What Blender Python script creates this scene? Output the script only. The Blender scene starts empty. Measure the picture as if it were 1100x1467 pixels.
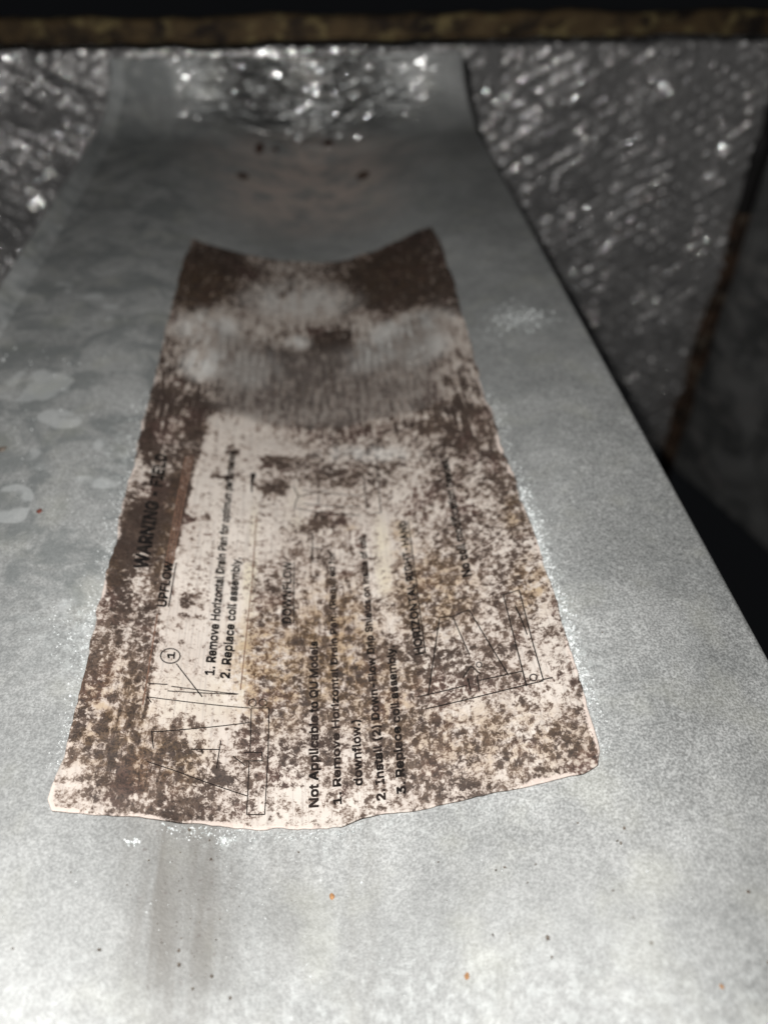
import bpy, bmesh, math, random
import numpy as np
from mathutils import Matrix, Vector

random.seed(7)
rng = np.random.default_rng(7)
sc = bpy.context.scene
COL = sc.collection

# ------------------------------------------------------------------ camera
F = 1060.0                      # focal length in photograph pixels (1100 x 1467)
H = 0.155                       # metres above the sheet
PITCH = math.radians(43.5)
YAW = math.radians(4.6)
fw = np.array([math.sin(YAW)*math.cos(PITCH), math.cos(YAW)*math.cos(PITCH), -math.sin(PITCH)])
rt = np.array([math.cos(YAW), -math.sin(YAW), 0.0])
up = np.cross(rt, fw)
CAM = np.array([0.0, 0.0, H])
cam = bpy.data.cameras.new('camera')
cam.sensor_fit = 'VERTICAL'; cam.sensor_height = 36.0
cam.lens = 36.0*F/1467.0
cam.clip_start = 0.005; cam.clip_end = 50
cam.dof.use_dof = True
cam.dof.focus_distance = 0.180
cam.dof.aperture_fstop = 8.0
co = bpy.data.objects.new('camera', cam); COL.objects.link(co)
co.matrix_world = Matrix(((rt[0], up[0], -fw[0], CAM[0]),
                          (rt[1], up[1], -fw[1], CAM[1]),
                          (rt[2], up[2], -fw[2], CAM[2]), (0, 0, 0, 1)))
sc.camera = co

# ------------------------------------------------------------------ world, lamp, exposure
w = bpy.data.worlds.new('World'); sc.world = w; w.use_nodes = True
w.node_tree.nodes['Background'].inputs[0].default_value = (0.85, 0.90, 1.0, 1)
w.node_tree.nodes['Background'].inputs[1].default_value = 0.0042
def lamp(name, off, watts, rad, color):
    l = bpy.data.lights.new(name, 'POINT'); l.energy = watts
    l.shadow_soft_size = rad; l.color = color
    o = bpy.data.objects.new(name, l); COL.objects.link(o)
    o.location = CAM + rt*off[0] + up*off[1] - fw*off[2]
lamp('camera_flash', (-0.040, 0.058, 0.002), 2.85, 0.0022, (1.0, 0.985, 0.96))
sc.view_settings.view_transform = 'Standard'
sc.view_settings.look = 'None'
sc.view_settings.exposure = 0
sc.cycles.use_denoising = True
sc.cycles.sample_clamp_indirect = 6
sc.cycles.max_bounces = 6

# ------------------------------------------------------------------ helpers
def ray(px, py):
    d = rt*((px-550)/F) + up*((733.5-py)/F) + fw
    return d
def project(P):
    q = P - CAM
    dz = q @ fw
    return 550 + F*(q @ rt)/dz, 733.5 - F*(q @ up)/dz
def ground(px, py, z=0.0):
    d = ray(px, py); t = (z-H)/d[2]
    return CAM + d*t
def on_plane_y(px, py, Y):
    d = ray(px, py); return CAM + d*(Y/d[1])
def on_plane_x(px, py, X):
    d = ray(px, py); return CAM + d*(X/d[0])

XC = ground(462, 1130)[0]
TD, TW = 0.0180, 0.090
def trough(x):
    x = np.asarray(x, float)
    q = np.clip(np.abs(x-XC)/TW, 0, 1)
    return -TD*np.cos(q*math.pi/2)**2
def surf(px, py):
    """point of the (flat part of the) sheet seen at a photograph pixel"""
    z = 0.0
    for _ in range(25):
        p = ground(px, py, z)
        z = float(trough(p[0]))
    return ground(px, py, z)

def smooth(o):
    o.data.polygons.foreach_set('use_smooth', np.ones(len(o.data.polygons), bool))
def link(name, me, mat=None, parent=None, **props):
    o = bpy.data.objects.new(name, me); COL.objects.link(o)
    if mat: me.materials.append(mat)
    if parent: o.parent = parent
    for k, v in props.items(): o[k] = v
    return o
def grid_mesh(name, P, flip=False):
    n, m, _ = P.shape
    i = np.arange(n*m).reshape(n, m)
    q = np.stack([i[:-1, :-1], i[:-1, 1:], i[1:, 1:], i[1:, :-1]], -1).reshape(-1, 4)
    if flip: q = q[:, ::-1]
    me = bpy.data.meshes.new(name)
    me.vertices.add(n*m); me.vertices.foreach_set('co', P.reshape(-1).astype(np.float32))
    me.loops.add(q.size); me.loops.foreach_set('vertex_index', q.reshape(-1).astype(np.int32))
    me.polygons.add(len(q))
    me.polygons.foreach_set('loop_start', (np.arange(len(q))*4).astype(np.int32))
    me.polygons.foreach_set('loop_total', np.full(len(q), 4, np.int32))
    me.update(calc_edges=True); me.validate()
    return me
def attr(me, name, v):
    a = me.attributes.new(name, 'FLOAT', 'POINT')
    a.data.foreach_set('value', np.asarray(v, np.float32).reshape(-1))
def mesh_py(name, vs, fs):
    me = bpy.data.meshes.new(name); me.from_pydata([tuple(map(float, v)) for v in vs], [], fs); me.update(); return me

def vnoise(X, Y, seed=0):
    """smooth value noise, about -1..1"""
    r = np.random.default_rng(seed); T = r.random((256, 256))*2-1
    xi = np.floor(X).astype(int); yi = np.floor(Y).astype(int)
    fx = X-xi; fy = Y-yi
    fx = fx*fx*(3-2*fx); fy = fy*fy*(3-2*fy)
    a = T[yi % 256, xi % 256]; b = T[yi % 256, (xi+1) % 256]
    c = T[(yi+1) % 256, xi % 256]; d = T[(yi+1) % 256, (xi+1) % 256]
    return (a*(1-fx)+b*fx)*(1-fy)+(c*(1-fx)+d*fx)*fy
def sstep(a, b, x):
    t = np.clip((x-a)/(b-a), 0, 1); return t*t*(3-2*t)
def blob(PX, PY, cx, cy, rx, ry, ang=0, soft=0.35):
    a = math.radians(ang); dx = PX-cx; dy = PY-cy
    u = (dx*math.cos(a)+dy*math.sin(a))/rx; v = (-dx*math.sin(a)+dy*math.cos(a))/ry
    return 1-sstep(1-soft, 1+soft, np.sqrt(u*u+v*v))

class NT:
    """small node-tree builder"""
    def __init__(s, name):
        s.m = bpy.data.materials.new(name); s.m.use_nodes = True
        s.t = s.m.node_tree; s.t.nodes.clear()
        s.out = s.t.nodes.new('ShaderNodeOutputMaterial')
        s.b = s.t.nodes.new('ShaderNodeBsdfPrincipled')
        s.t.links.new(s.b.outputs[0], s.out.inputs[0])
    def set(s, sock, v):
        if hasattr(v, 'is_linked') or isinstance(v, bpy.types.NodeSocket): s.t.links.new(v, sock)
        elif isinstance(v, tuple) and len(v) == 3 and sock.type == 'RGBA': sock.default_value = (*v, 1)
        else: sock.default_value = v
    def bs(s, **k):
        for n, v in k.items(): s.set(s.b.inputs[n.replace('_', ' ')], v)
    def coord(s):
        return s.t.nodes.new('ShaderNodeTexCoord').outputs['Object']
    def mapping(s, v, scale=(1, 1, 1), loc=(0, 0, 0), rot=(0, 0, 0)):
        n = s.t.nodes.new('ShaderNodeMapping'); s.t.links.new(v, n.inputs[0])
        n.inputs['Scale'].default_value = scale; n.inputs['Location'].default_value = loc
        n.inputs['Rotation'].default_value = rot
        return n.outputs[0]
    def noise(s, v, scale, detail=3, rough=.55, dist=0):
        n = s.t.nodes.new('ShaderNodeTexNoise'); s.t.links.new(v, n.inputs['Vector'])
        n.inputs['Scale'].default_value = scale; n.inputs['Detail'].default_value = detail
        n.inputs['Roughness'].default_value = rough; n.inputs['Distortion'].default_value = dist
        return n.outputs[0]
    def voro(s, v, scale, feature='F1', out='Distance', rand=1):
        n = s.t.nodes.new('ShaderNodeTexVoronoi'); n.feature = feature
        s.t.links.new(v, n.inputs['Vector']); n.inputs['Scale'].default_value = scale
        n.inputs['Randomness'].default_value = rand
        return n.outputs[out]
    def attr(s, name):
        n = s.t.nodes.new('ShaderNodeAttribute'); n.attribute_name = name; return n.outputs['Fac']
    def math(s, op, a, b=0.0, c=0.0, clamp=False):
        n = s.t.nodes.new('ShaderNodeMath'); n.operation = op; n.use_clamp = clamp
        s.set(n.inputs[0], a); s.set(n.inputs[1], b); s.set(n.inputs[2], c); return n.outputs[0]
    def ramp(s, v, a, b, c=0.0, d=1.0):
        n = s.t.nodes.new('ShaderNodeMapRange'); n.interpolation_type = 'SMOOTHSTEP'
        s.set(n.inputs[0], v); n.inputs[1].default_value = a; n.inputs[2].default_value = b
        n.inputs[3].default_value = c; n.inputs[4].default_value = d
        return n.outputs[0]
    def mix(s, f, a, b, mode='MIX'):
        n = s.t.nodes.new('ShaderNodeMix'); n.data_type = 'RGBA'; n.blend_type = mode
        s.set(n.inputs[0], f); s.set(n.inputs[6], a); s.set(n.inputs[7], b); return n.outputs[2]
    def bump(s, h, strength=.5, dist=.001, normal=None):
        n = s.t.nodes.new('ShaderNodeBump'); s.set(n.inputs['Height'], h)
        n.inputs['Strength'].default_value = strength; n.inputs['Distance'].default_value = dist
        if normal: s.t.links.new(normal, n.inputs['Normal'])
        return n.outputs[0]

# ------------------------------------------------------------------ materials
def mat_plate():
    n = NT('galvanised_steel'); c = n.coord()
    wet = n.noise(c, 26, 4, .6, .6)
    cloud = n.ramp(wet, .35, .68)
    grain = n.noise(c, 1700, 2, .6)
    grain2 = n.noise(c, 620, 3, .65)
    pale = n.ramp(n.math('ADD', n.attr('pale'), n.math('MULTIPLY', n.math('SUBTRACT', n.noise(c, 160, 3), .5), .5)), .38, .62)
    col = n.mix(cloud, (.335, .342, .338), (.448, .456, .450))
    gz = n.attr('grainy')
    hi = n.mix(n.ramp(grain, .32, .70), n.mix(1.0, col, (.66, .66, .66), 'MULTIPLY'), n.mix(1.0, col, (1.40, 1.40, 1.40), 'MULTIPLY'))
    lo = n.mix(n.ramp(grain, .32, .70), n.mix(1.0, col, (.87, .87, .87), 'MULTIPLY'), n.mix(1.0, col, (1.12, 1.12, 1.12), 'MULTIPLY'))
    col = n.mix(gz, lo, hi)
    col = n.mix(n.ramp(grain2, .30, .72), n.mix(1.0, col, (.88, .88, .88), 'MULTIPLY'), n.mix(1.0, col, (1.10, 1.10, 1.10), 'MULTIPLY'))
    mott = n.noise(c, 170, 5, .6, .8)
    col = n.mix(n.ramp(mott, .34, .66), n.mix(1.0, col, (.93, .93, .93), 'MULTIPLY'), n.mix(1.0, col, (1.06, 1.06, 1.06), 'MULTIPLY'))
    crack = n.ramp(n.voro(c, 90, 'F1'), 0.25, .75)
    col = n.mix(n.math('MULTIPLY', n.attr('cloudy'), n.ramp(n.noise(c, 55, 6, .65, .8), .42, .60, 0, .72)), col, (.20, .215, .215))
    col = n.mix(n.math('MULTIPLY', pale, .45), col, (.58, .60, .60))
    # powdery white bloom
    bl = n.math('MULTIPLY', n.attr('bloom'), n.ramp(n.noise(c, 420, 4, .75), .45, .66))
    col = n.mix(n.math('MULTIPLY', bl, .8), col, (.80, .84, .83))
    # brown run-off below the label, plus narrow darker strips beside it
    sv = n.mapping(c, (1, .10, 1))
    st = n.math('MULTIPLY', n.attr('streak'), n.ramp(n.noise(sv, 240, 4, .6, .3), .30, .62, .40, 1.0))
    col = n.mix(n.math('MULTIPLY', st, .88), col, (.20, .19, .175))
    sp = n.math('MULTIPLY', n.attr('streak'), n.ramp(n.noise(c, 700, 3, .6), .62, .72))
    col = n.mix(n.math('MULTIPLY', sp, .55), col, (.13, .105, .10))
    # reflection of the label near the bend, painted as a warm tint
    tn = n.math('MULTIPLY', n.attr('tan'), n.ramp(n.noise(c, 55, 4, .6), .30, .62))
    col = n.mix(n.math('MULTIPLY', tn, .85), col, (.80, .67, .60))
    rs = n.attr('rust')
    col = n.mix(n.ramp(n.math('ADD', rs, n.math('MULTIPLY', n.math('SUBTRACT', n.noise(c, 500, 3), .5), .8)), .4, .7), col, (.10, .045, .03))
    # a few random pits
    pit = n.ramp(n.voro(c, 95), .030, .055, 1, 0)
    pit = n.math('MULTIPLY', pit, n.ramp(n.noise(c, 33, 2), .60, .62))
    col = n.mix(n.math('MULTIPLY', pit, .7), col, (.10, .085, .07))
    tint = n.ramp(n.noise(c, 60, 3, .5), .5, .75, 0, .18)
    col = n.mix(tint, col, (.56, .56, .46))
    n.bs(Base_Color=col)
    gl = n.attr('polish')
    n.bs(Metallic=n.math('ADD', n.math('SUBTRACT', .20, n.math('MULTIPLY', pale, .1)), n.math('MULTIPLY', gl, .55)))
    n.bs(Roughness=n.math('SUBTRACT', n.ramp(grain2, .3, .7, .52, .62), n.math('MULTIPLY', gl, .32)))
    fine = n.bump(grain, .28, .00018)
    fine = n.bump(grain2, .16, .0005, fine)
    # crinkles of the upturned part
    rp = n.mapping(c, (22, 60, 90))
    rip = n.math('MULTIPLY', gl, n.noise(rp, 1.6, 3, .55, .5))
    fine = n.bump(rip, 1.0, .008, fine)
    n.set(n.b.inputs['Coat Weight'], gl)
    n.b.inputs['Coat Roughness'].default_value = .08
    n.b.inputs['Coat IOR'].default_value = 3.0
    cb = n.bump(n.noise(n.mapping(c, (.42, 1.6, 3.0)), 95, 1, .4, .5), 1.0, .0050)
    n.t.links.new(cb, n.b.inputs['Coat Normal'])
    n.bs(Normal=fine)
    return n.m
def mat_label():
    n = NT('mouldy_paper'); c = n.coord()
    D = n.attr('dens')
    soft = n.attr('smear')
    warp = n.noise(c, 90, 4, .6)
    # spots
    n1 = n.noise(c, 540, 4, .72, .6)
    n2 = n.noise(c, 1250, 4, .72, .7)
    v = n.voro(n.mapping(c, (1.0, .75, 1.0)), 520)
    sm = n.noise(n.mapping(c, (1, .16, 1)), 640, 3, .65, .2)
    nn = n.math('ADD', n.math('MULTIPLY', n1, .48), n.math('ADD', n.math('MULTIPLY', n2, .40), n.math('MULTIPLY', v, .14)))
    nn = n.math('ADD', n.math('MULTIPLY', nn, n.math('SUBTRACT', 1, soft)), n.math('MULTIPLY', n.math('ADD', n.math('MULTIPLY', sm, .65), n.math('MULTIPLY', n1, .35)), soft))
    # threshold: nn is ~ .3...7
    nn = n.math('MULTIPLY_ADD', n.math('SUBTRACT', nn, .5), 1.45, .5)
    th = n.math('ADD', .396, n.math('MULTIPLY', D, .32))
    d = n.math('SUBTRACT', th, nn)
    stain = n.ramp(d, -.030, .085)
    halo = n.ramp(d, -.10, .015)
    core = n.ramp(d, .01, .13)
    paper = n.mix(n.ramp(n.noise(c, 45, 3, .6), .35, .65), (.65, .575, .515), (.75, .68, .615))
    paper = n.mix(n.math('MULTIPLY', n.attr('yellow'), n.ramp(n.noise(c, 80, 3), .3, .6)), paper, (.70, .63, .48))
    paper = n.mix(n.ramp(n.noise(n.mapping(c, (1, .03, 1)), 1500, 2), .50, .66, 0, .55), paper, (.47, .42, .385))
    # tan tone
    gold = n.math('MULTIPLY', n.attr('gold'), n.ramp(n.noise(c, 240, 4, .7), .38, .60))
    paper = n.mix(n.math('MULTIPLY', gold, .9), paper, (.46, .31, .15))
    grey = n.attr('grey')
    paper = n.mix(n.math('MULTIPLY', grey, .60), paper, (.42, .38, .345))
    brown = n.mix(n.ramp(n.noise(c, 130, 4, .6), .38, .62), (.095, .062, .048), (.190, .130, .098))
    brown = n.mix(n.ramp(n.noise(c, 60, 3, .6), .52, .66, 0, .6), brown, (.175, .090, .075))
    brown = n.mix(n.math('MULTIPLY', gold, .7), brown, (.22, .13, .05))
    brown = n.mix(n.math('MULTIPLY', grey, .35), brown, (.10, .092, .088))
    brown = n.mix(n.math('MULTIPLY', core, n.ramp(n2, .38, .60, .35, .95)), brown, (.030, .021, .017))
    dk = n.math('MULTIPLY', n.ramp(D, .75, .98), n.ramp(n.noise(c, 420, 4, .7), .36, .60))
    brown = n.mix(n.math('MULTIPLY', dk, .65), brown, (.040, .025, .019))
    col = n.mix(n.math('MULTIPLY', halo, .60), paper, (.37, .285, .235))
    col = n.mix(stain, col, brown)
    # scuffs and glossy highlights, both painted as a pale film
    sc_ = n.math('MULTIPLY', n.attr('scuff_gloss'), n.ramp(n.noise(n.mapping(c, (1, .3, 1), rot=(0, 0, .6)), 180, 4, .65), .36, .56))
    col = n.mix(n.math('MULTIPLY', sc_, .95), col, (.82, .81, .78))
    rb = n.attr('rib')
    rbm = n.math('MULTIPLY', rb, n.ramp(n.math('ADD', n1, n.math('MULTIPLY', n.attr('stripe'), .24)), .42, .60, 0, .68))
    col = n.mix(rbm, col, (.15, .13, .118))
    ed = n.attr('edge')
    edm = n.ramp(n.math('ADD', ed, n.math('MULTIPLY', n.math('SUBTRACT', n2, .5), 1.1)), .45, .75)
    col = n.mix(n.math('MULTIPLY', edm, .85), col, (.80, .68, .61))
    n.bs(Base_Color=col, Roughness=n.ramp(stain, 0, 1, .50, .62))
    n.b.inputs['Specular IOR Level'].default_value = .45
    h = n.math('ADD', n.math('MULTIPLY', stain, .5), n.math('MULTIPLY', n2, .6))
    b = n.bump(h, .35, .0004)
    b = n.bump(n.noise(c, 70, 3, .5), .5, .0028, b)
    n.bs(Normal=b)
    return n.m
def mat_ink():
    n = NT('faded_black_ink'); c = n.coord()
    n.bs(Base_Color=n.mix(n.ramp(n.noise(c, 300, 3), .35, .65), (.007, .006, .006), (.020, .016, .014)), Roughness=.8)
    n.b.inputs['Specular IOR Level'].default_value = .15
    return worn(n, c, .68, .78, 650)
def mat_ink_worn():
    n = NT('worn_black_ink'); c = n.coord()
    n.bs(Base_Color=n.mix(n.ramp(n.noise(c, 300, 3), .35, .65), (.010, .008, .007), (.030, .021, .018)), Roughness=.8)
    n.b.inputs['Specular IOR Level'].default_value = .15
    return worn(n, c, .60, .70, 560)
def worn(n, c, a, b, scale):
    tr = n.t.nodes.new('ShaderNodeBsdfTransparent'); mx = n.t.nodes.new('ShaderNodeMixShader')
    f = n.ramp(n.noise(c, scale, 4, .7), a, b)
    n.t.links.new(f, mx.inputs[0]); n.t.links.new(n.b.outputs[0], mx.inputs[1])
    n.t.links.new(tr.outputs[0], mx.inputs[2]); n.t.links.new(mx.outputs[0], n.out.inputs[0])
    return n.m
def mat_foil():
    n = NT('foil_scrim'); c = n.coord()
    t = n.ramp(n.noise(c, 22, 4, .6, .5), .35, .66)
    col = n.mix(t, (.80, .785, .78), (.97, .95, .94))
    n.bs(Base_Color=col, Metallic=.62, Roughness=n.ramp(n.noise(c, 60, 3), .35, .65, .33, .48))
    b0 = n.bump(n.noise(c, 90, 3, .5, .5), .7, .005)
    b = n.bump(n.noise(n.mapping(c, (1, 1, 1.3)), 230, 1, .4, .5), .9, .0020)
    n.bs(Normal=b0)
    n.b.inputs['Coat Weight'].default_value = 1.0
    n.b.inputs['Coat Roughness'].default_value = .075
    n.b.inputs['Coat IOR'].default_value = 4.0
    n.t.links.new(b, n.b.inputs['Coat Normal'])
    return n.m
def mat_rust(name='rusty_steel', dark=(.045, .028, .018), mid=(.15, .085, .035), pale=(.22, .17, .09), sx=1.0):
    n = NT(name); c = n.coord(); m = n.mapping(c, (sx, 1, 1))
    a = n.ramp(n.noise(m, 38, 5, .65, .5), .38, .62)
    col = n.mix(a, dark, mid)
    col = n.mix(n.ramp(n.noise(m, 70, 4, .6), .52, .66), col, pale)
    n.bs(Base_Color=col, Roughness=.8)
    n.bs(Normal=n.bump(n.noise(c, 300, 4, .7), .6, .001))
    return n.m
def mat_panel():
    n = NT('dull_grey_steel'); c = n.coord()
    a = n.noise(c, 18, 5, .65, .8)
    col = n.mix(n.ramp(a, .35, .68), (.14, .145, .145), (.40, .40, .395))
    col = n.mix(n.ramp(n.noise(n.mapping(c, (1, .3, 1)), 60, 4, .7), .50, .66, 0, .7), col, (.42, .40, .39))
    n.bs(Base_Color=col, Metallic=.35, Roughness=.5)
    n.bs(Normal=n.bump(a, .4, .004))
    return n.m
def mat_flat(name, col, rough=.8):
    n = NT(name); c = n.coord()
    f = n.ramp(n.noise(c, 900, 3), .35, .65)
    n.bs(Base_Color=n.mix(f, tuple(x*.65 for x in col), tuple(min(1, x*1.25) for x in col)), Roughness=rough)
    return n.m
M_PLATE, M_LABEL, M_INK, M_INKW, M_FOIL, M_RUST, M_PANEL = mat_plate(), mat_label(), mat_ink(), mat_ink_worn(), mat_foil(), mat_rust('rusty_steel', (.018, .011, .008), (.14, .092, .042), (.26, .20, .09), .7), mat_panel()
M_BLACK = mat_flat('slit_black', (.012, .010, .010), .6)
M_WHITE = mat_flat('white_zinc_salt', (.78, .83, .82), .5)
M_DIRT = mat_flat('dark_grit', (.17, .14, .115))
M_ORANGE = mat_flat('orange_rust', (.52, .27, .12))
M_REDRUST = mat_flat('red_brown_rust', (.16, .05, .035))
M_STRIP = mat_rust('rust_strip', (.03, .02, .014), (.13, .075, .045), (.20, .16, .12))

# ------------------------------------------------------------------ the sheet-metal plate
XR = ground(1100, 962)[0]                                   # right edge, parallel to the label
XL = 0.5*(ground(62, 378)[0] + ground(4, 480)[0])           # inner foot of the left lip
S0, RB, AM = 0.522, 0.032, math.radians(73)
Y_FRONT = -0.14
def profile(s):
    s = np.asarray(s, float); a = np.clip((s-S0)/RB, 0, AM)
    rest = np.clip(s-S0-RB*AM, 0, None)
    y = np.minimum(s, S0) + RB*np.sin(a) + rest*math.cos(AM)
    z = RB*(1-np.cos(a)) + rest*math.sin(AM)
    return y, z, a
S_END = S0 + RB*AM + 0.018
sv = np.concatenate([np.linspace(Y_FRONT, 0.0, 60, endpoint=False), np.arange(0.0, S_END, 0.00115)])
# columns: left skirt, left lip, sheet, rounded right edge, right skirt.  (dx, dz) added to the edge
ins = np.linspace(0, 1, int((XR-XL)/0.00105))
lipx = .65*np.array([-.0150, -.0148, -.0144, -.0132, -.0120, -.0108, -.0090, -.0060, -.0032, -.0014])
lipz = .60*np.array([-.0160,  .0020,  .0082,  .0100,  .0102,  .0094,  .0074,  .0044,  .0019,  .0004])
r_ = .0022; aa = np.linspace(0.18, math.pi/2, 8)
rx_ = np.concatenate([r_*np.sin(aa), [r_, r_, r_]]); rz_ = np.concatenate([-r_*(1-np.cos(aa)), [-.007, -.013, -.020]])
P = []
yy, zz, an = profile(sv)
tap = sstep(S0+.005, S_END, sv)
xr = XR + tap*(-0.008)
xl = XL + tap*(0.010)
for k in range(len(sv)):
    xs = np.concatenate([xl[k]+lipx, xl[k]+(xr[k]-xl[k])*ins, xr[k]+rx_])
    hs = np.concatenate([lipz*(1-tap[k]*.8), np.zeros(len(ins)), rz_])
    hs = hs + trough(xs)
    P.append(np.stack([xs, yy[k] - np.sin(an[k])*hs, zz[k] + np.cos(an[k])*hs], -1))
P = np.array(P)
# hand-bent sheet: gentle waviness
wav = vnoise(P[..., 0]*14+3, P[..., 1]*9+8, 5)*.0006 + vnoise(P[..., 0]*40, P[..., 1]*26, 6)*.00016
P[..., 2] += wav*(1-sstep(.45, .52, P[..., 1]))
wig = vnoise(P[..., 0]*30, sv[:, None]*60+0*P[..., 0], 9)*.0012*sstep(S0, S0+.03, sv)[:, None]
P[..., 1] += wig
me = grid_mesh('metal_plate', P)
PX, PY = project(P)
cl = lambda a: np.clip(a, 0, 1)
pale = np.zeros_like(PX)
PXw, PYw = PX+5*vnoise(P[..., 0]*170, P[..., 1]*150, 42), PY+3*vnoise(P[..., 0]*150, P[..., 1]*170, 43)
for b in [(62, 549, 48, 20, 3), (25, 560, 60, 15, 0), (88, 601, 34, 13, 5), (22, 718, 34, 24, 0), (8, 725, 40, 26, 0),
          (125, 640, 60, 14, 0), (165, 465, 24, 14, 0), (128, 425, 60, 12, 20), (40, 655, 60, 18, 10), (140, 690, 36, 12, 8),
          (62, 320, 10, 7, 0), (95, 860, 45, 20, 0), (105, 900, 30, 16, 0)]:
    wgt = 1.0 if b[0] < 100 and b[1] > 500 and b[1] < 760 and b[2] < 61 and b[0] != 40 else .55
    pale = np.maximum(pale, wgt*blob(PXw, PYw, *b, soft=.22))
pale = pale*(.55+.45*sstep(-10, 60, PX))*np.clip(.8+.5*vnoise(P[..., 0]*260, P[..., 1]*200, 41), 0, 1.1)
pale[:, 3:10] = np.maximum(pale[:, 3:10], .52)                # bright sheen along the raised lip, painted as paler colour
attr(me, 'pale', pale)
cloudy = cl(sstep(260, 130, PX-(0)) * sstep(900, 700, PY)) if False else cl((1-sstep(180, 330, PX))*(1-sstep(760, 1000, PY)))
grz = .15+.85*sstep(420, 620, PY)*(1-sstep(1050, 1330, PY))*sstep(-200, 500, PX)
attr(me, 'grainy', grz)
attr(me, 'cloudy', cl(cloudy + .25*(1-sstep(1000, 1200, PY))))
streak = np.zeros_like(PX)
down = np.clip((PY-1185)/282, 0, 1.2)
for cx, wd, s, e in [(228, 48, .95, 1.0), (290, 44, .9, 1.0), (200, 30, .6, .35), (325, 24, .5, .5), (255, 62, .6, 1.3), (410, 40, .30, .8), (505, 10, .30, 1.2), (530, 16, .26, 1.3)]:
    streak = np.maximum(streak, s*np.exp(-((PX-cx-(0)*down)/wd)**2)*(1-sstep(e*.6, e+.15, down)))
streak = streak*(PY > 1150)
for b in [(282, 1418, 40, 22, 0), (255, 1360, 34, 30, 0)]: streak = np.maximum(streak, .45*blob(PX, PY, *b, soft=.5))
attr(me, 'streak', cl(streak))
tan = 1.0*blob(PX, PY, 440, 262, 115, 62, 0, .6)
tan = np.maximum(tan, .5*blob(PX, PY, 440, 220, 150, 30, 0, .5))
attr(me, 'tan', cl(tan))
rust = np.zeros_like(PX)  # dark spots of the label's reflection, painted into the plate colour
for b in [(348, 252, 9, 5, 20), (520, 251, 10, 6, -25), (372, 212, 6, 9, 10), (470, 205, 8, 5, 0), (395, 214, 5, 4, 0)]:
    rust = np.maximum(rust, blob(PX, PY, *b, soft=.7))
attr(me, 'rust', rust)
bloom = np.zeros_like(PX)
for b, s in [((745, 455, 55, 16, 8), .75), ((720, 480, 40, 22, 0), .4), ((175, 640, 26, 60, 15), .35), ((118, 920, 26, 60, 12), .5), ((90, 900, 60, 50, 0), .3),
          ((275, 1200, 40, 12, 0), .6), ((310, 1208, 30, 10, 0), .8), ((490, 1215, 70, 14, -8), .4), ((820, 960, 40, 90, -12), .5), ((770, 790, 26, 90, -18), .5),
          ((560, 1180, 300, 30, -8), .25), ((700, 1500, 700, 150, 0), .35), ((100, 1500, 300, 120, 0), .30)]:
    bloom = np.maximum(bloom, s*blob(PX, PY, *b, soft=.6))
attr(me, 'bloom', cl(bloom))
pol = sstep(S0-.004, S0+.034, sv)[:, None]*np.exp(-((P[..., 0]-XC)/.075)**4)
attr(me, 'polish', pol)
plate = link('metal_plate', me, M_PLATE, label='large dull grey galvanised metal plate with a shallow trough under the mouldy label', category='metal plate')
smooth(plate)
so = plate.modifiers.new('thickness', 'SOLIDIFY'); so.thickness = .0009; so.offset = -1

# ------------------------------------------------------------------ the label
LEFT = [(277, 345), (262, 380), (249, 430), (237, 480), (223, 538), (212, 585), (204, 612), (196, 650), (186, 692), (176, 732), (164, 788), (152, 832), (141, 872), (133, 903), (128, 950), (114, 1000), (101, 1045), (92, 1080), (80, 1112), (70, 1146), (76, 1162)]
RIGHT = [(618, 326), (629, 345), (638, 372), (650, 408), (661, 450), (673, 490), (682, 530), (694, 572), (709, 608), (722, 655), (740, 690), (746, 720), (758, 748), (768, 780), (775, 810), (790, 850), (799, 880), (813, 925), (825, 962), (838, 1003), (849, 1045), (857, 1080), (855, 1098)]
TOP = [(277, 345), (290, 350), (320, 358), (360, 368), (400, 374), (450, 379), (500, 373), (540, 360), (575, 344), (600, 331), (618, 326)]
BOT = [(76, 1162), (130, 1166), (200, 1170), (255, 1180), (300, 1183), (380, 1188), (440, 1188), (490, 1187), (520, 1175), (560, 1168), (640, 1152), (700, 1140), (770, 1125), (835, 1112), (855, 1098)]
def curve(pts, n, seed):
    W = np.array([surf(*p)[:2] for p in pts])
    d = np.concatenate([[0], np.cumsum(np.hypot(*np.diff(W, axis=0).T))]); d /= d[-1]
    t = np.linspace(0, 1, n)
    return np.stack([np.interp(t, d, W[:, 0]), np.interp(t, d, W[:, 1])], -1)
NU, NV = 300, 720
cl_, cr_, ct_, cb_ = curve(LEFT, NV, 1), curve(RIGHT, NV, 2), curve(TOP, NU, 3), curve(BOT, NU, 4)
tv = np.linspace(0, 1, NV)
for k, c_ in enumerate((cl_, cr_)):                     # ragged sides
    env = np.sin(tv*math.pi)**.3
    c_[:, 0] += (vnoise(tv*46, tv*0+k, 11)*.00055 + vnoise(tv*160, tv*0+k, 12)*.00022)*env
tu = np.linspace(0, 1, NU)
for k, c_ in enumerate((ct_, cb_)):
    env = np.sin(tu*math.pi)**.3
    c_[:, 1] += (vnoise(tu*20, tu*0+k, 13)*.0004 + vnoise(tu*70, tu*0+k, 14)*.00018)*env
U, V = tu[None, :, None], tv[:, None, None]
C2 = (1-U)*cl_[:, None] + U*cr_[:, None] + (1-V)*ct_[None] + V*cb_[None] - ((1-U)*(1-V)*cl_[0] + U*(1-V)*cr_[0] + (1-U)*V*cl_[-1] + U*V*cr_[-1])
LX, LY = C2[..., 0], C2[..., 1]
ed_u = np.minimum(U[..., 0], 1-U[..., 0]); ed_v = np.minimum(V[..., 0], 1-V[..., 0])
edge_d = np.minimum(ed_u*.12, ed_v*.29)
PLATE_TOP = .0
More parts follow.
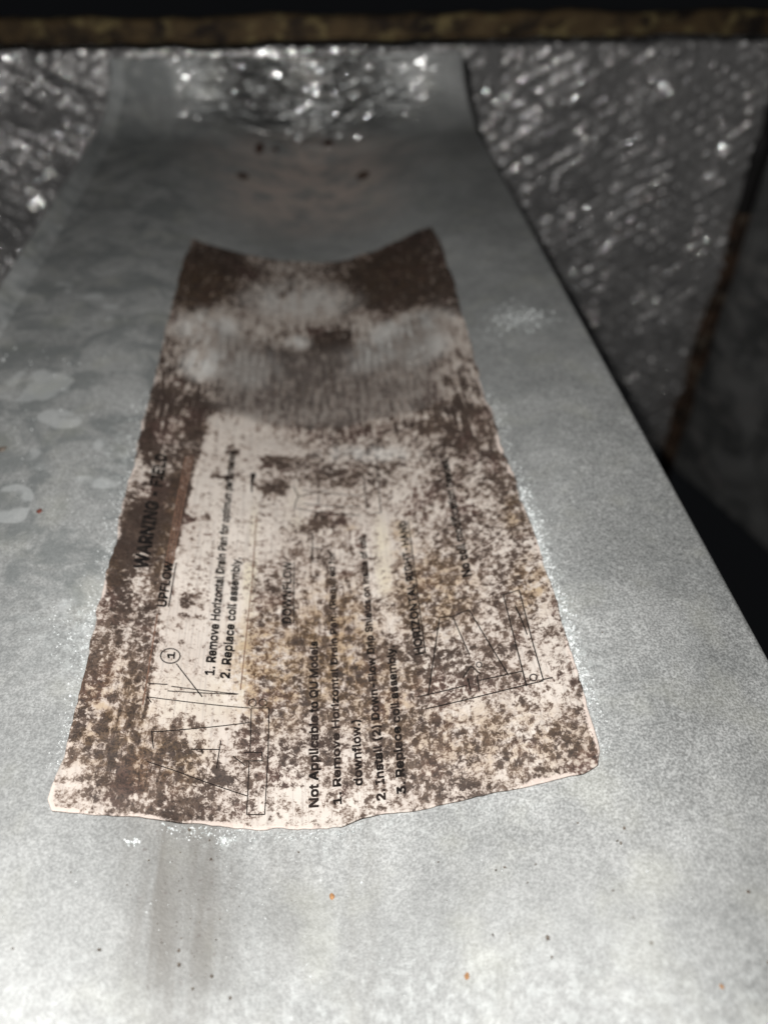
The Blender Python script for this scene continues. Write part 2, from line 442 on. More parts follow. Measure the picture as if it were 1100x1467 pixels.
def lift(x, y):
    wv = vnoise(x*14+3, y*9+8, 5)*.0006 + vnoise(x*40, y*26, 6)*.00016
    return trough(x) + wv*(1-sstep(.45, .52, y))
curl = np.exp(-edge_d/.0014)*(.00008+.00045*cl(vnoise(LX*120, LY*120, 21)))
LZ = lift(LX, LY) + .00042 + curl + vnoise(LX*55, LY*55, 22)*.00010
LP = np.stack([LX, LY, LZ], -1)
lab = bpy.data.objects.new('paper_label', None); COL.objects.link(lab)
lab.empty_display_size = .02
lab['label'] = 'mouldy brown-spotted paper instruction label glued along the trough of the metal plate'
lab['category'] = 'label'
me = grid_mesh('label_sheet', LP, flip=True)
QX, QY = project(LP)
rows = [330, 375, 400, 430, 460, 490, 520, 550, 580, 610, 640, 670, 700, 740, 780, 820, 860, 900, 940, 980, 1020, 1060, 1100, 1140, 1190]
G = np.array([
 [.75, .85, .75, .60, .55, .50, .55, .60, .75, .90, .90, .75],
 [.80, .95, .75, .50, .45, .50, .55, .60, .80, .90, .85, .75],
 [.98, .92, .80, .50, .42, .42, .48, .72, .85, .98, .90, .85],
 [.75, .85, .65, .48, .35, .35, .45, .60, .70, .98, .85, .80],
 [.42, .45, .35, .40, .38, .30, .30, .42, .38, .35, .35, .42],
 [.48, .30, .22, .42, .52, .60, .52, .48, .30, .22, .32, .36],
 [.58, .45, .30, .38, .58, .64, .60, .58, .42, .28, .42, .48],
 [.68, .55, .42, .48, .58, .64, .62, .58, .52, .48, .56, .58],
 [.95, .92, .60, .50, .52, .58, .62, .58, .52, .55, .70, .72],
 [1.0, .92, .05, .12, .38, .48, .50, .48, .45, .52, .68, .72],
 [.90, .98, .10, .05, .10, .40, .50, .45, .42, .50, .62, .68],
 [.72, .98, .12, .10, .15, .60, .42, .52, .38, .42, .52, .62],
 [.70, .80, .10, .06, .30, .35, .38, .40, .30, .42, .52, .60],
 [.88, .75, .14, .06, .06, .22, .32, .28, .25, .45, .52, .55],
 [.90, .80, .20, .14, .10, .38, .40, .42, .20, .52, .52, .46],
 [.92, .55, .20, .16, .34, .40, .50, .34, .48, .58, .50, .42],
 [.68, .45, .22, .18, .48, .42, .46, .40, .55, .60, .50, .50],
 [.66, .40, .20, .16, .46, .50, .48, .36, .56, .56, .46, .46],
 [.66, .56, .14, .12, .50, .52, .52, .48, .60, .55, .48, .36],
 [.64, .58, .14, .08, .54, .50, .58, .52, .54, .50, .50, .36],
 [.70, .64, .14, .10, .56, .48, .54, .50, .48, .46, .46, .42],
 [.68, .66, .48, .36, .50, .45, .52, .52, .48, .48, .50, .52],
 [.50, .74, .66, .42, .46, .36, .50, .46, .48, .48, .54, .56],
 [.36, .52, .78, .58, .26, .36, .46, .42, .44, .44, .50, .50],
 [.15, .45, .75, .50, .12, .25, .35, .30, .35, .35, .40, .40]])
def grid_lookup(px, py):
    L = 277-.2525*(py-345); R = 618+.308*(py-326)
    u = np.clip((px-L)/(R-L), 0, 1)*12-.5
    u = np.clip(u, 0, 11)
    r = np.interp(py, rows, np.arange(len(rows)))
    i = np.clip(np.floor(r).astype(int), 0, len(rows)-2); j = np.clip(np.floor(u).astype(int), 0, 10)
    fi, fj = r-i, u-j
    return (G[i, j]*(1-fj)+G[i, j+1]*fj)*(1-fi)+(G[i+1, j]*(1-fj)+G[i+1, j+1]*fj)*fi
_m = vnoise(LX*150, LY*130, 81)*.16 + vnoise(LX*330, LY*280, 82)*.12
D = _m*np.where(QY > 600, 1, .8) - .09*sstep(400, 440, QY)*(1-sstep(590, 620, QY)) + grid_lookup(QX + 14*vnoise(LX*120, LY*90, 31), QY + 12*vnoise(LX*90, LY*110, 32))
# sharp-sided clean strip that carries the first lines of print
la = np.interp(QY, [600, 700, 870, 1000, 1060], [299, 275, 233, 214, 205]) + 2*vnoise(LX*0, LY*300, 33)
ra = np.interp(QY, [600, 720, 985, 1040, 1120], [392, 372, 348, 342, 330])
inn = sstep(-3, 3, QX-la)*sstep(4, -4, -(ra-QX)*0+(QX-ra))*0
inn = sstep(-3, 3, QX-la)*(1-sstep(-3, 3, QX-ra))*sstep(596, 612, QY+12*vnoise(LX*150, LY*0, 34))*(1-sstep(1020, 1075, QY+20*vnoise(LX*150, LY*0, 35)))
D = D*(1-inn) + inn*np.minimum(D, .10+.12*cl(vnoise(LX*160, LY*160, 36)))
left_strip = (1-sstep(-3, 3, QX-la))*sstep(590, 610, QY)*(1-sstep(1000, 1060, QY))
D = np.where(left_strip > .5, np.maximum(D, .58), D)
D = D + .30*left_strip*(1-sstep(800, 860, QY))*(1-1.1*sstep(-.1, .45, vnoise(LX*170, LY*90, 37))) - .22*left_strip*sstep(.15, .5, vnoise(LX*420, LY*60, 38))
QXw = QX+9*vnoise(LX*260, LY*260, 51)+4*vnoise(LX*700, LY*700, 52); QYw = QY+7*vnoise(LX*260, LY*260, 53)+3*vnoise(LX*700, LY*700, 54)
def put(v, arr, *b, soft=.5):
    m = blob(QXw, QYw, *b, soft=soft); return arr*(1-m)+v*m
for v, b in [(.95, (388, 665, 17, 9, 0)), (.98, (392, 697, 22, 17, 0)), (.95, (322, 683, 22, 7, 0)), (.95, (410, 663, 18, 8, 20)), (.8, (270, 745, 10, 5, 0)),
             (.8, (300, 742, 7, 5, 0)), (.95, (496, 687, 12, 7, 0)), (.85, (470, 680, 26, 8, 0)), (.85, (455, 750, 32, 10, -20)), (.9, (165, 822, 16, 12, 0)),
             (.75, (275, 862, 18, 10, 20)), (.7, (235, 832, 6, 10, 40)), (.75, (262, 885, 12, 8, 0)), (.7, (283, 1040, 16, 9, 60)), (.8, (255, 1045, 10, 22, 20)),
             (.95, (318, 1110, 16, 20, 20)), (.9, (250, 1075, 22, 14, 30)), (.85, (330, 652, 7, 14, 0)), (.05, (552, 775, 14, 55, -4)), (.1, (545, 830, 12, 30, -4)),
             (.05, (430, 720, 18, 26, 0)), (.1, (230, 672, 22, 8, 0)), (.05, (200, 672, 10, 14, 0)), (.1, (440, 1145, 30, 22, 0)), (.2, (150, 1010, 14, 8, 0)),
             (.1, (110, 1105, 16, 9, 0)), (.95, (290, 400, 24, 40, 15)), (.98, (560, 400, 34, 46, 30)), (.9, (470, 490, 30, 20, 0)), (.8, (400, 512, 26, 9, 25)),
             (.1, (426, 492, 12, 7, 0)), (.75, (245, 620, 34, 46, 0)), (.2, (510, 770, 14, 10, 0)), (.05, (556, 1140, 2.5, 38, 0)), (.25, (795, 990, 18, 26, 0)), (.2, (780, 880, 10, 22, -15))]:
    D = put(v if b[1] < 600 or v < .5 else v*.84, D, *b)
sme = (sstep(430, 470, QY)*(1-sstep(600, 650, QY)))*.75
sme = np.maximum(sme, .55*(1-sstep(420, 460, QY)))
sme = np.maximum(sme, .55*blob(QX, QY, 190, 1060, 60, 110, 0, .5))
sme = np.maximum(sme, .5*blob(QX, QY, 250, 760, 30, 110, 12, .5))
sme = np.maximum(sme, .45*blob(QX, QY, 470, 850, 80, 130, 0, .6))
attr(me, 'smear', sme)
gold = np.zeros_like(D)
for s, b in [(.9, (385, 960, 60, 80, 0)), (.9, (480, 930, 60, 90, 0)), (.7, (620, 850, 60, 60, 0)), (.8, (760, 840, 28, 40, 0)), (.7, (230, 1090, 60, 40, 0)), (.6, (160, 1030, 60, 80, 0)),
             (.5, (700, 1060, 150, 50, 0)), (.7, (575, 770, 16, 30, 0)), (.7, (500, 756, 12, 5, 0)), (.8, (288, 410, 40, 35, 0)), (.6, (560, 400, 60, 40, 0)), (.8, (740, 735, 20, 26, 0)),
             (.6, (240, 755, 10, 80, 12)), (.6, (550, 1000, 60, 60, 0)), (.6, (155, 815, 20, 30, 0))]:
    gold = np.maximum(gold, s*blob(QX, QY, *b, soft=.6))
attr(me, 'gold', gold)
grey = sstep(380, 440, QY)*(1-sstep(570, 640, QY))*.75
grey = np.maximum(grey, .55*blob(QX, QY, 450, 640, 110, 60, 0, .6))
grey = np.maximum(grey, .4*blob(QX, QY, 450, 380, 90, 60, 0, .6))
grey = np.maximum(grey, .35*(1-sstep(700, 800, QY)))
attr(me, 'grey', grey)
scf = np.zeros_like(D)
for s, b in [(1.0, (555, 492, 60, 22, -32)), (1.0, (585, 468, 52, 15, -15)), (.8, (610, 500, 34, 18, -30)), (.8, (300, 470, 40, 22, 0)), (.9, (296, 520, 30, 22, 0)), (.7, (428, 491, 16, 8, 0)), (.5, (430, 430, 70, 22, 0)), (.5, (360, 530, 40, 25, 0)), (.45, (530, 650, 60, 10, 0))]:
    scf = np.maximum(scf, s*blob(QX, QY, *b, soft=.6))
attr(me, 'scuff_gloss', scf)
D = np.where(QY < 600, np.minimum(D, .86) - .16*scf, D)
attr(me, 'dens', D)
yel = np.maximum(blob(QX, QY, 356, 860, 10, 130, 4, .4), .9*blob(QX, QY, 548, 800, 12, 60, -4, .5))
yel = np.maximum(yel, .7*blob(QX, QY, 425, 730, 14, 30, 0, .5)); yel = np.maximum(yel, .35*blob(QX, QY, 280, 1010, 50, 60, 0, .5))
attr(me, 'yellow', yel*.7)
lo_b = 612-34*np.clip((QX-452)/170, -1.2, 1.2)**2; up_b = 500-46*np.clip((QX-440)/150, -1.2, 1.2)**2
QYv = QY + 5*vnoise(LX*200, LY*200, 71)
rib = sstep(-16, 16, QYv-up_b)*(1-sstep(-6, 5, QYv-lo_b))*sstep(285, 330, QX)*(1-sstep(600, 660, QX))
attr(me, 'rib', rib)
attr(me, 'stripe', .5+.5*np.sin(LX*2*math.pi/.0032+1.6*vnoise(LX*200, LY*90, 72))*np.clip(.6+.8*vnoise(LX*90, LY*90, 73), 0, 1))
edge = np.exp(-(edge_d/.0014)**2)*(.85-.35*(QY < 450)) + .22*np.exp(-((1-U[..., 0])*.12/.006)**2)*(QY > 600) + .2*np.exp(-((1-V[..., 0])*.29/.004)**2)
edge = edge*np.clip(.62+.6*vnoise(LX*170, LY*170, 61), 0, 1)
attr(me, 'edge', np.clip(edge, 0, 1))
sheet = link('label_sheet', me, M_LABEL, lab); smooth(sheet)
so = sheet.modifiers.new('thickness', 'SOLIDIFY'); so.thickness = .00035; so.offset = -1

# ---- print on the label
try:                                    # the grotesque face that ships inside Blender itself
    import os
    SANS = bpy.data.fonts.load(os.path.join(bpy.utils.system_resource('DATAFILES', path='fonts'), 'Inter.woff2'))
except Exception:
    SANS = None
def inkz(x, y):
    return lift(x, y) + .00042 + vnoise(np.asarray(x)*55, np.asarray(y)*55, 22)*.00010 + .00016
def text_line(txt, p0, p1, cap, mat, bold=0.0, shear=0.0, name='text_line', fit=True, label=None):
    cu = bpy.data.curves.new('t', 'FONT'); cu.body = txt
    if SANS: cu.font = SANS
    cu.size = 1;  cu.shear = shear
    cu.resolution_u = 3
    o = bpy.data.objects.new('t', cu); COL.objects.link(o)
    dg = bpy.context.evaluated_depsgraph_get()
    m = bpy.data.meshes.new_from_object(o.evaluated_get(dg))
    bpy.data.objects.remove(o)
    n = len(m.vertices); v = np.empty(n*3, np.float32); m.vertices.foreach_get('co', v); v = v.reshape(-1, 3)
    x0, x1 = v[:, 0].min(), v[:, 0].max()
    A, B = surf(*p0)[:2], surf(*p1)[:2]
    d = B-A; L = np.hypot(*d); d = d/L; nrm = np.array([-d[1], d[0]])
    depth = (np.array([*A, 0])-CAM) @ fw
    capw = cap*1.22/F*depth/.73
    sx = L/(x1-x0)
    v2 = np.zeros((n, 3)); q = A + np.outer((v[:, 0]-x0)*sx, d) + np.outer(v[:, 1]*capw, nrm); v2[:, :2] = q
    m.vertices.foreach_set('co', v2.astype(np.float32).reshape(-1))
    bm = bmesh.new(); bm.from_mesh(m)
    bmesh.ops.subdivide_edges(bm, edges=[e for e in bm.edges if e.calc_length() > .0014], cuts=1)
    bmesh.ops.triangulate(bm, faces=bm.faces)
    bm.verts.index_update()
    V0 = np.array([vt.co[:] for vt in bm.verts]); F0 = [[vt.index for vt in f.verts] for f in bm.faces]; bm.free()
    ex = capw*(.017+bold*.6); ey = capw*(.024+bold*.9)     # heavier strokes: the same outline laid again, slightly shifted
    VV, FF = [], []
    for k, (ox, oy) in enumerate(((0, 0), (-ex, -ey), (ex, ey), (-ex, ey), (ex, -ey))):
        W = V0.copy(); W[:, :2] += d*ox + nrm*oy; W[:, 2] = inkz(W[:, 0], W[:, 1]) + 4e-6*k
        FF += [[i+len(V0)*k for i in f] for f in F0]; VV.append(W)
    VV = np.concatenate(VV)
    bpy.data.meshes.remove(m)
    m = mesh_py(name, VV, FF)
    ob = link(name, m, mat, lab)
    if label: ob['label'] = label
    return ob
def strokes(name, lines, wpx, mat, circles=(), label=None, tf=None):
    vs, fs = [], []
    def seg(a, b, wd):
        A, B = surf(*a)[:2], surf(*b)[:2]
        L = np.hypot(*(B-A)); k = max(1, int(L/.003)); d = (B-A)/max(L, 1e-9); nn = np.array([-d[1], d[0]])
        hw = 1.3*wd/F*((np.array([*A, 0])-CAM) @ fw)/2
        base = len(vs)
        for i in range(k+1):
            q = A+(B-A)*i/k
            for s in (-1, 1):
                r = q+nn*s*hw; vs.append((r[0], r[1], float(inkz(r[0], r[1]))))
        for i in range(k): fs.append((base+2*i, base+2*i+2, base+2*i+3, base+2*i+1))
    for ln in lines:
        pts = [tf(*p) for p in ln] if tf else ln
        for a, b in zip(pts[:-1], pts[1:]): seg(a, b, wpx)
    for c in circles:
        cx, cy, rx, ry = c
        pts = [(cx+rx*math.cos(t), cy+ry*math.sin(t)) for t in np.linspace(0, 2*math.pi, 22)]
        if tf: pts = [tf(*p) for p in pts]
        for a, b in zip(pts[:-1], pts[1:]): seg(a, b, wpx)
    ob = link(name, mesh_py(name, vs, fs), mat, lab)
    if label: ob['label'] = label
    return ob
text_line('WARNING - FIELD', (211, 816), (240, 655), 20, M_INK, .028, label='bold smeared heading reading WARNING - FIELD')
text_line('UPFLOW', (238, 870), (249, 807), 14, M_INK, .012, label='underlined heading UPFLOW')
strokes('underline', [[(242, 870), (253, 807)]], 1.4, M_INK)
text_line('1', (250, 944), (251, 935), 11, M_INK, .02, name='numeral')
strokes('numeral_ring', [[(253, 951), (290, 999)]], 1.4, M_INK, circles=[(244.5, 940, 14, 10.5)], label='ring round the numeral 1 with its pointer line')
text_line('1. Remove Horizontal Drain Pan for optimum performance.', (307, 968), (338, 648), 15, M_INK, .012, label='line reading 1. Remove Horizontal Drain Pan for optimum performance.')
text_line('2. Replace coil assembly.', (329, 973), (345, 801), 15, M_INK, .012, label='line reading 2. Replace coil assembly. under the UPFLOW heading')
text_line('DOWNFLOW', (417, 895), (418, 807), 15, M_INK, .006, label='underlined heading DOWNFLOW')
strokes('underline', [[(421, 895), (421.5, 807)]], 1.3, M_INK)
text_line('Not Applicable to QU Models', (456, 1157), (455, 921), 16, M_INKW, .016, label='line reading Not Applicable to QU Models')
text_line('1. Remove Horizontal Drain Pan. (Required for', (489, 1153), (479, 793), 14, M_INKW, .010, label='line reading 1. Remove Horizontal Drain Pan. (Required for')
text_line('downflow.)', (519, 1126), (515, 1033), 15, M_INKW, .010, label='line reading downflow.)')
text_line('2. Install (2) Down-Flow Drip Shields on inside of coil.', (552, 1147), (523, 767), 15, M_INKW, .016, label='line reading 2. Install (2) Down-Flow Drip Shields on inside of coil.')
text_line('3. Replace coil assembly.', (581, 1138), (564, 927), 15, M_INKW, .016, label='line reading 3. Replace coil assembly. under the DOWNFLOW heading')
text_line('HORIZONTAL RIGHT-HAND', (606, 938), (581, 748), 14, M_INK, .016, label='underlined heading HORIZONTAL RIGHT-HAND')
strokes('underline', [[(609, 938), (584.5, 748)]], 1.4, M_INK)
text_line('No coil modification needed.', (674, 827), (640, 658), 14, M_INK, .014, label='line reading No coil modification needed.')
M_BORDER = mat_flat('brown_border_ink', (.20, .11, .075), .7)
for a_ in (0, 4.5, 9):
    strokes('border_line', [[(238+a_, 812), (256+a_, 712), (268+a_, 655)]], 1.6, M_BORDER)
strokes('border_line', [[(226, 880), (205, 1010)]], 1.2, M_BORDER)
strokes('border_line', [[(345, 990), (362, 830), (368, 740)]], 1.2, M_BORDER)
c7 = lambda x, y: (200+x/5.43, 920+y/5.43)
strokes('diagram', [[(70, 320), (220, 330)], [(250, 345), (770, 410)], [(220, 380), (760, 412)], [(60, 425), (860, 520)], [(95, 700), (870, 630)], [(95, 690), (110, 825)],
        [(400, 835), (620, 838)], [(485, 838), (490, 870)], [(60, 930), (300, 1010), (500, 1085), (840, 1200)],
        [(872, 520), (1010, 520), (1000, 900), (975, 1345), (835, 1345), (855, 930)], [(872, 520), (862, 860)],
        [(815, 928), (955, 928), (955, 862), (815, 862)], [(730, 890), (825, 965)], [(60, 425), (95, 470)], [(635, 770), (600, 985)]], 1.1, M_INK,
        circles=[(880, 480, 30, 28), (962, 480, 30, 28)], tf=c7, label='thin line drawing of a tilted coil under the UPFLOW text')
c8 = lambda x, y: (400+x/5.5, 640+y/5.5)
strokes('diagram', [[(115, 320), (150, 400), (120, 495), (640, 550)], [(765, 90), (800, 530), (750, 530)], [(665, 240), (690, 500)], [(150, 405), (420, 330)], [(185, 460), (640, 480)],
        [(310, 390), (310, 470)], [(265, 690), (262, 880)], [(640, 120), (700, 170)], [(180, 350), (440, 380), (660, 400)]], 1.1, M_INKW, tf=c8, label='faded line drawing of a coil above the DOWNFLOW text')
c2 = lambda x, y: (290+x/7.33, 620+y/7.33)
strokes('arrow_mark', [[(515, 445), (522, 640)], [(560, 445), (524, 560)], [(512, 445), (562, 445)], [(537, 450), (523, 600)], [(527, 450), (521, 590)], [(548, 450), (523, 580)]], 1.6, M_INKW, tf=c2)
c6 = lambda x, y: (590+x/5.238, 840+y/5.238)
strokes('diagram', [[(205, 250), (120, 830)], [(205, 245), (300, 240), (425, 190)], [(305, 245), (430, 530)], [(425, 190), (715, 675)], [(680, 80), (855, 765)],
        [(680, 80), (800, 45), (890, 400), (980, 720)], [(500, 720), (715, 675), (830, 650)], [(380, 700), (440, 610), (510, 670)], [(415, 700), (438, 800)],
        [(485, 680), (502, 800)], [(40, 840), (410, 755)], [(100, 930), (980, 725)], [(770, 160), (830, 300), (860, 380)], [(960, 720), (1050, 700)]], 1.3, M_INK,
        circles=[(905, 700, 27, 25), (500, 602, 20, 20)], tf=c6, label='thin line drawing of a slanted coil under the RIGHT-HAND heading')
c4 = lambda x, y: (440+x/6.11, 730+y/6.11)
strokes('diagram', [[(45, 350), (50, 470), (100, 465)], [(50, 350), (140, 355)]], 1.1, M_INKW, tf=c4, label='small faded corner of a line drawing beside DOWNFLOW')

# ---- zinc salt crust along the rim of the label, grit on the plate
def crystals(spots, mat, name, parent, label=None):
    vs, fs = [], []
    for (px, py, r) in spots:
        c = surf(px, py); c[2] = float(lift(c[0], c[1]))
        R = r/F*((c-CAM) @ fw)
        nb = len(vs); k = random.choice((4, 5, 5, 6)); a0 = random.random()*6
        sx, sy = random.uniform(.6, 1.3), random.uniform(.6, 1.3); h = R*random.uniform(.5, 1.2)
        ring = [(c[0]+R*sx*math.cos(a0+i*6.283/k)*random.uniform(.7, 1.2), c[1]+R*sy*math.sin(a0+i*6.283/k)*random.uniform(.7, 1.2)) for i in range(k)]
        for q in ring: vs.append((q[0], q[1], c[2]-.00005))
        for q in ring: vs.append((c[0]+(q[0]-c[0])*.6+random.uniform(-.2, .2)*R, c[1]+(q[1]-c[1])*.6, c[2]+h*random.uniform(.6, 1.1)))
        for i in range(k): fs.append((nb+i, nb+(i+1) % k, nb+k+(i+1) % k, nb+k+i))
        fs.append(tuple(nb+k+i for i in range(k)))
    o = link(name, mesh_py(name, vs, fs), mat, parent, kind='stuff')
    return o
sp = []
def along(pts, y0, y1, side, n, spread, rmax):
    P_ = [p for p in pts]
    ys = [p[1] for p in P_]; xs = [p[0] for p in P_]
    for _ in range(n):
        y = random.uniform(y0, y1); x = np.interp(y, ys, xs)
        clump = .35+.65*(math.sin(y*.11+side)*.5+.5)*(math.sin(y*.037)*.5+.5)
        if random.random() > clump+.25: continue
        sp.append((x+side*(1.5+abs(random.gauss(0, spread))), y+random.gauss(0, 2), random.uniform(.5, rmax)*random.choice((.7, 1, 1))))
along(RIGHT, 560, 1090, 1, 800, 10, 1.7)
along(RIGHT, 700, 1010, 1, 1000, 8, 2.3)
along(LEFT, 560, 1100, -1, 600, 8, 1.4)
along(LEFT, 740, 1040, -1, 160, 16, 1.6)
for _ in range(240):
    x = random.uniform(230, 520); y = np.interp(x, [p[0] for p in BOT], [p[1] for p in BOT])+2+abs(random.gauss(0, 9)); sp.append((x, y, random.uniform(.5, 2)))
for _ in range(60): sp.append((random.gauss(322, 9), random.gauss(1203, 4), random.uniform(.8, 2.4)))
for _ in range(30): sp.append((random.gauss(190, 6), random.gauss(1206, 3), random.uniform(.8, 2.2)))
for _ in range(200): sp.append((random.gauss(745, 26), random.gauss(456, 9), random.uniform(.5, 1.8)))
for _ in range(130): sp.append((random.gauss(120, 30), random.gauss(910, 30), random.uniform(.5, 1.8)))
for _ in range(300): sp.append((random.uniform(0, 1000), random.uniform(1200, 1460), random.uniform(.4, 1.5)))
for _ in range(90): sp.append((random.uniform(0, 200), random.uniform(480, 760), random.uniform(.4, 1.3)))
for q in [(22, 498, 3), (5, 515, 3), (100, 522, 2.5), (518, 1265, 3), (926, 1250, 3.2), (445, 1400, 3.5), (885, 1040, 2), (100, 995, 2.6), (93, 1000, 2)]: sp.append(q)
crystals(sp, M_WHITE, 'zinc_salt_crust', plate)
gr = [(893, 1188, 3.2), (883, 1206, 4.2), (888, 1209, 3.6), (767, 1239, 3), (710, 1247, 2.4), (722, 1243, 2.8), (724, 1243, 2), (755, 1265, 3.4), (877, 1277, 3), (1070, 1279, 4.5), (706, 1340, 3.4),
      (730, 1338, 2.8), (784, 1344, 4.2), (790, 1372, 3), (1098, 1380, 4), (256, 1361, 4), (256, 1382, 4.6), (276, 1416, 3), (142, 1360, 4.5), (18, 1358, 4), (428, 1221, 3.2), (331, 1272, 2),
      (862, 908, 1.8), (827, 1180, 2), (90, 625, 1.5), (120, 652, 2), (35, 664, 1.8), (300, 1203, 2.4), (271, 1188, 4), (272, 1196, 3), (330, 1430, 4), (303, 1398, 3.6), (302, 1230, 3), (213, 1232, 3), (628, 1235, 2), (640, 1290, 2)]
for _ in range(70): gr.append((random.gauss(255, 45), random.uniform(1195, 1400), random.uniform(.8, 2.2)))
for _ in range(60): gr.append((random.uniform(0, 1090), random.uniform(1000, 1460), random.uniform(.5, 1.3)))
gr = [(a_, b_, r_s*.72) for a_, b_, r_s in gr]
crystals(gr, M_DIRT, 'dark_grit', plate)
def flake(px, py, r, mat, label, group=None):
    c = surf(px, py); z = float(lift(c[0], c[1])); R = r/F*((c-CAM) @ fw)
    vs, fs = [], []; k = 9
    a = [(math.cos(i*6.283/k), math.sin(i*6.283/k), random.uniform(.7, 1.25)) for i in range(k)]
    for x, y, s in a: vs.append((R*x*s, R*y*s*1.2, 0))
    for x, y, s in a: vs.append((R*.72*x*s, R*.8*y*s, R*random.uniform(.25, .5)))
    vs.append((R*.1, R*.05, R*.55))
    for i in range(k):
        j = (i+1) % k; fs.append((i, j, k+j, k+i)); fs.append((k+i, k+j, 2*k))
    o = link('rust_flake', mesh_py('rust_flake', vs, fs), mat, None, label=label, category='rust flake', group='rust flakes lying on the metal plate')
    o.location = (c[0], c[1], z+.00002)
flake(475, 1284, 3.8, M_ORANGE, 'bright orange rust flake just below the middle of the label')
flake(669, 1399, 4.0, M_ORANGE, 'orange rust flake low on the plate, nearest to the camera')
flake(1032, 1414, 3.2, M_ORANGE, 'pale orange rust flake at the lower right of the plate')
flake(57, 732, 4.6, M_REDRUST, 'dark red rust flake beside the pale spot at the left')
flake(4, 643, 5.5, M_DIRT, 'dark brown dirt flake at the far left of the plate')

# ------------------------------------------------------------------ cabinet behind: foil, seam, side panel, rusty rim
YB = 0.635
cor = on_plane_y(1092, 110, YB); cor2 = on_plane_y(962, 620, YB)
XCOR = 0.5*(cor[0]+cor2[0])
ZT = on_plane_y(550, 52, .60)[2] + .004
def foil(name, origin, du, dv, nu, nv, seed, label):
    """sheet from origin along du (width) and dv (down); relief along the normal"""
    du, dv = np.array(du), np.array(dv); nn = np.cross(dv, du); nn /= np.linalg.norm(nn)
    a = np.linspace(0, 1, nu); b = np.linspace(0, 1, nv); A, B = np.meshgrid(a, b)
    X = A*np.linalg.norm(du); Y = B*np.linalg.norm(dv)
    h = vnoise(X*28, Y*28, seed)*.0034 + vnoise(X*75+9, Y*75, seed+1)*.0013 + vnoise(X*170, Y*170+5, seed+2)*.0003
    h = h + .004*np.maximum(0, vnoise(X*45+31, Y*38, seed+8))*sstep(.78, .98, A)*(1-sstep(.25, .5, B))   # badly crumpled corner
    wx = X + vnoise(X*20, Y*20, seed+3)*.003; wy = Y + vnoise(X*20+40, Y*20, seed+4)*.003
    for ang, spc, amp in [(30, .0105, .0015), (-30, .0105, .0012), (90, .019, .0005)]:
        q = (wx*math.sin(math.radians(ang))+wy*math.cos(math.radians(ang)))/spc
        d = np.abs(q-np.round(q))*spc
        h = h + amp*np.exp(-(d/.0014)**2)*(.55+.65*vnoise(X*110, Y*110, seed+6))
    Pf = np.array(origin)[None, None] + A[..., None]*du + B[..., None]*dv + h[..., None]*nn
    o = link(name, grid_mesh(name, Pf), M_FOIL, None, label=label, category='foil insulation', group='foil-faced insulation on the back wall'); smooth(o)
    s = o.modifiers.new('thickness', 'SOLIDIFY'); s.thickness = .006; s.offset = -1 if nn[1] < 0 else 1
    return o
XM = XC + .01
foil('foil_insulation', (XM, YB, ZT), (XCOR-XM-.002, 0, 0), (0, -.02, -.40), 620, 560, 50, 'crinkled silver foil insulation behind the right side of the plate, reaching to the dark seam')
foil('foil_insulation', (-.46, YB-.02, ZT), (XM-.0015+.46, .02, 0), (0, -.02, -.36), 620, 500, 70, 'crinkled silver foil insulation behind the left side of the plate, beyond its raised lip')

def box_mesh(name, x0, x1, y0, y1, z0, z1, nx, nz, bev=.0008, jag=0.0, seed=0):
    """closed bar, long axis x, with a slightly wavy front"""
    ring = [(y0, z0+bev), (y0, z1-bev), (y0+bev, z1), (y1-bev, z1), (y1, z1-bev), (y1, z0+bev), (y1-bev, z0), (y0+bev, z0)]
    vs, fs = [], []; k = len(ring)
    for i in range(nx+1):
        x = x0+(x1-x0)*i/nx
        j1 = float(vnoise(np.array(x*60.), np.array(1.), seed))*jag; j2 = float(vnoise(np.array(x*60.), np.array(7.), seed))*jag
        for (y, z) in ring: vs.append((x, y+j1, z+(j2 if z < (z0+z1)/2 else j1)))
    for i in range(nx):
        for j in range(k): fs.append((i*k+j, i*k+(j+1) % k, (i+1)*k+(j+1) % k, (i+1)*k+j))
    fs.append(tuple(range(k))[::-1]); fs.append(tuple(nx*k+j for j in range(k)))
    return mesh_py(name, vs, fs)
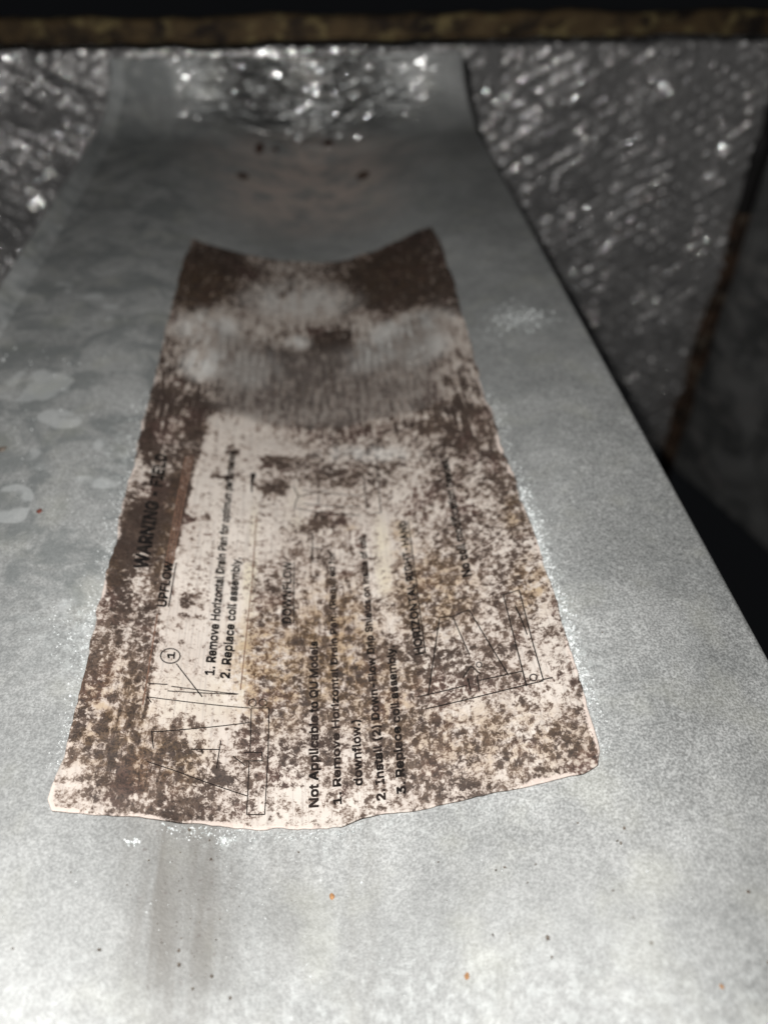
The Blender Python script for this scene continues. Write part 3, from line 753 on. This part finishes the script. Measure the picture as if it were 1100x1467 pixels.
# rusty rim along the top of the back wall (runs slightly downhill to the left)
YR = .580
zl1, zl0 = on_plane_y(0, 30, YR)[2], on_plane_y(0, 67, YR)[2]
zr1, zr0 = on_plane_y(1100, 13, YR)[2], on_plane_y(1100, 50, YR)[2]
xl_, xr_ = on_plane_y(0, 50, YR)[0], on_plane_y(1100, 35, YR)[0]
rim = link('rusty_rim', box_mesh('rusty_rim', -.55, .55, 0, .012, -(zl1-zl0)/2, (zl1-zl0)/2, 400, 1, .0015, .0012, 91), M_RUST, None,
           label='rust-eaten brown metal rim running across the top of the foil wall', category='metal rim')
sl = math.atan2((zr1+zr0)/2-(zl1+zl0)/2, xr_-xl_)
rim.location = ((xl_+xr_)/2, YR, (zl1+zl0+zr1+zr0)/4); rim.rotation_euler = (0, -sl, 0)
# corner seam: black strip standing in for the dark upper gap, rusty lower strip
def strip(name, pts, wd, mat, **kw):
    vs, fs = [], []
    n_ = 40
    for i in range(n_+1):
        t = i/n_; z = np.interp(t, [0, 1], [pts[0], pts[1]]); ww = wd*(1+.35*float(vnoise(np.array(t*9.), np.array(2.), 5)))
        for (dx, dy) in ((-ww/2, -.002), (0, -.006), (ww/2, -.006), (ww/2, .002), (-ww/2, .004)):
            vs.append((XCOR+dx, YB-.006+dy-.02*(ZT-z)/.42, z))
    for i in range(n_):
        for j in range(5): fs.append((i*5+j, i*5+(j+1) % 5, (i+1)*5+(j+1) % 5, (i+1)*5+j))
    fs.append((0, 1, 2, 3, 4)[::-1]); fs.append(tuple(n_*5+j for j in range(5)))
    return link(name, mesh_py(name, vs, fs), mat, None, **kw)
zA, zB, zC = on_plane_y(1090, 100, YB)[2], on_plane_y(1040, 295, YB)[2], on_plane_y(955, 640, YB)[2]
strip('seam_slit', (ZT, zB), .011, M_BLACK, label='black gasket in the corner seam right of the bright foil, above the rusty strip', category='slit')
strip('corner_strip', (zB-.0005, zC-.03), .013, M_STRIP, label='rusty orange-brown strip down the corner seam below the black gasket', category='metal strip')
# side panel, coming towards the camera from the corner
n1_, n2_ = 120, 100
A, B = np.meshgrid(np.linspace(0, 1, n1_), np.linspace(0, 1, n2_))
Xp = XCOR+.008+A*.15+vnoise(A*5, B*4, 3)*.002
Yp = YB-.012-A*.42; Zp = ZT-.006-B*.42
sp_ = link('side_panel', grid_mesh('side_panel', np.stack([Xp, Yp, Zp], -1)), M_PANEL, None,
           label='scuffed dark grey metal side panel right of the corner seam', category='metal panel'); smooth(sp_)
s = sp_.modifiers.new('thickness', 'SOLIDIFY'); s.thickness = .0015; s.offset = -1
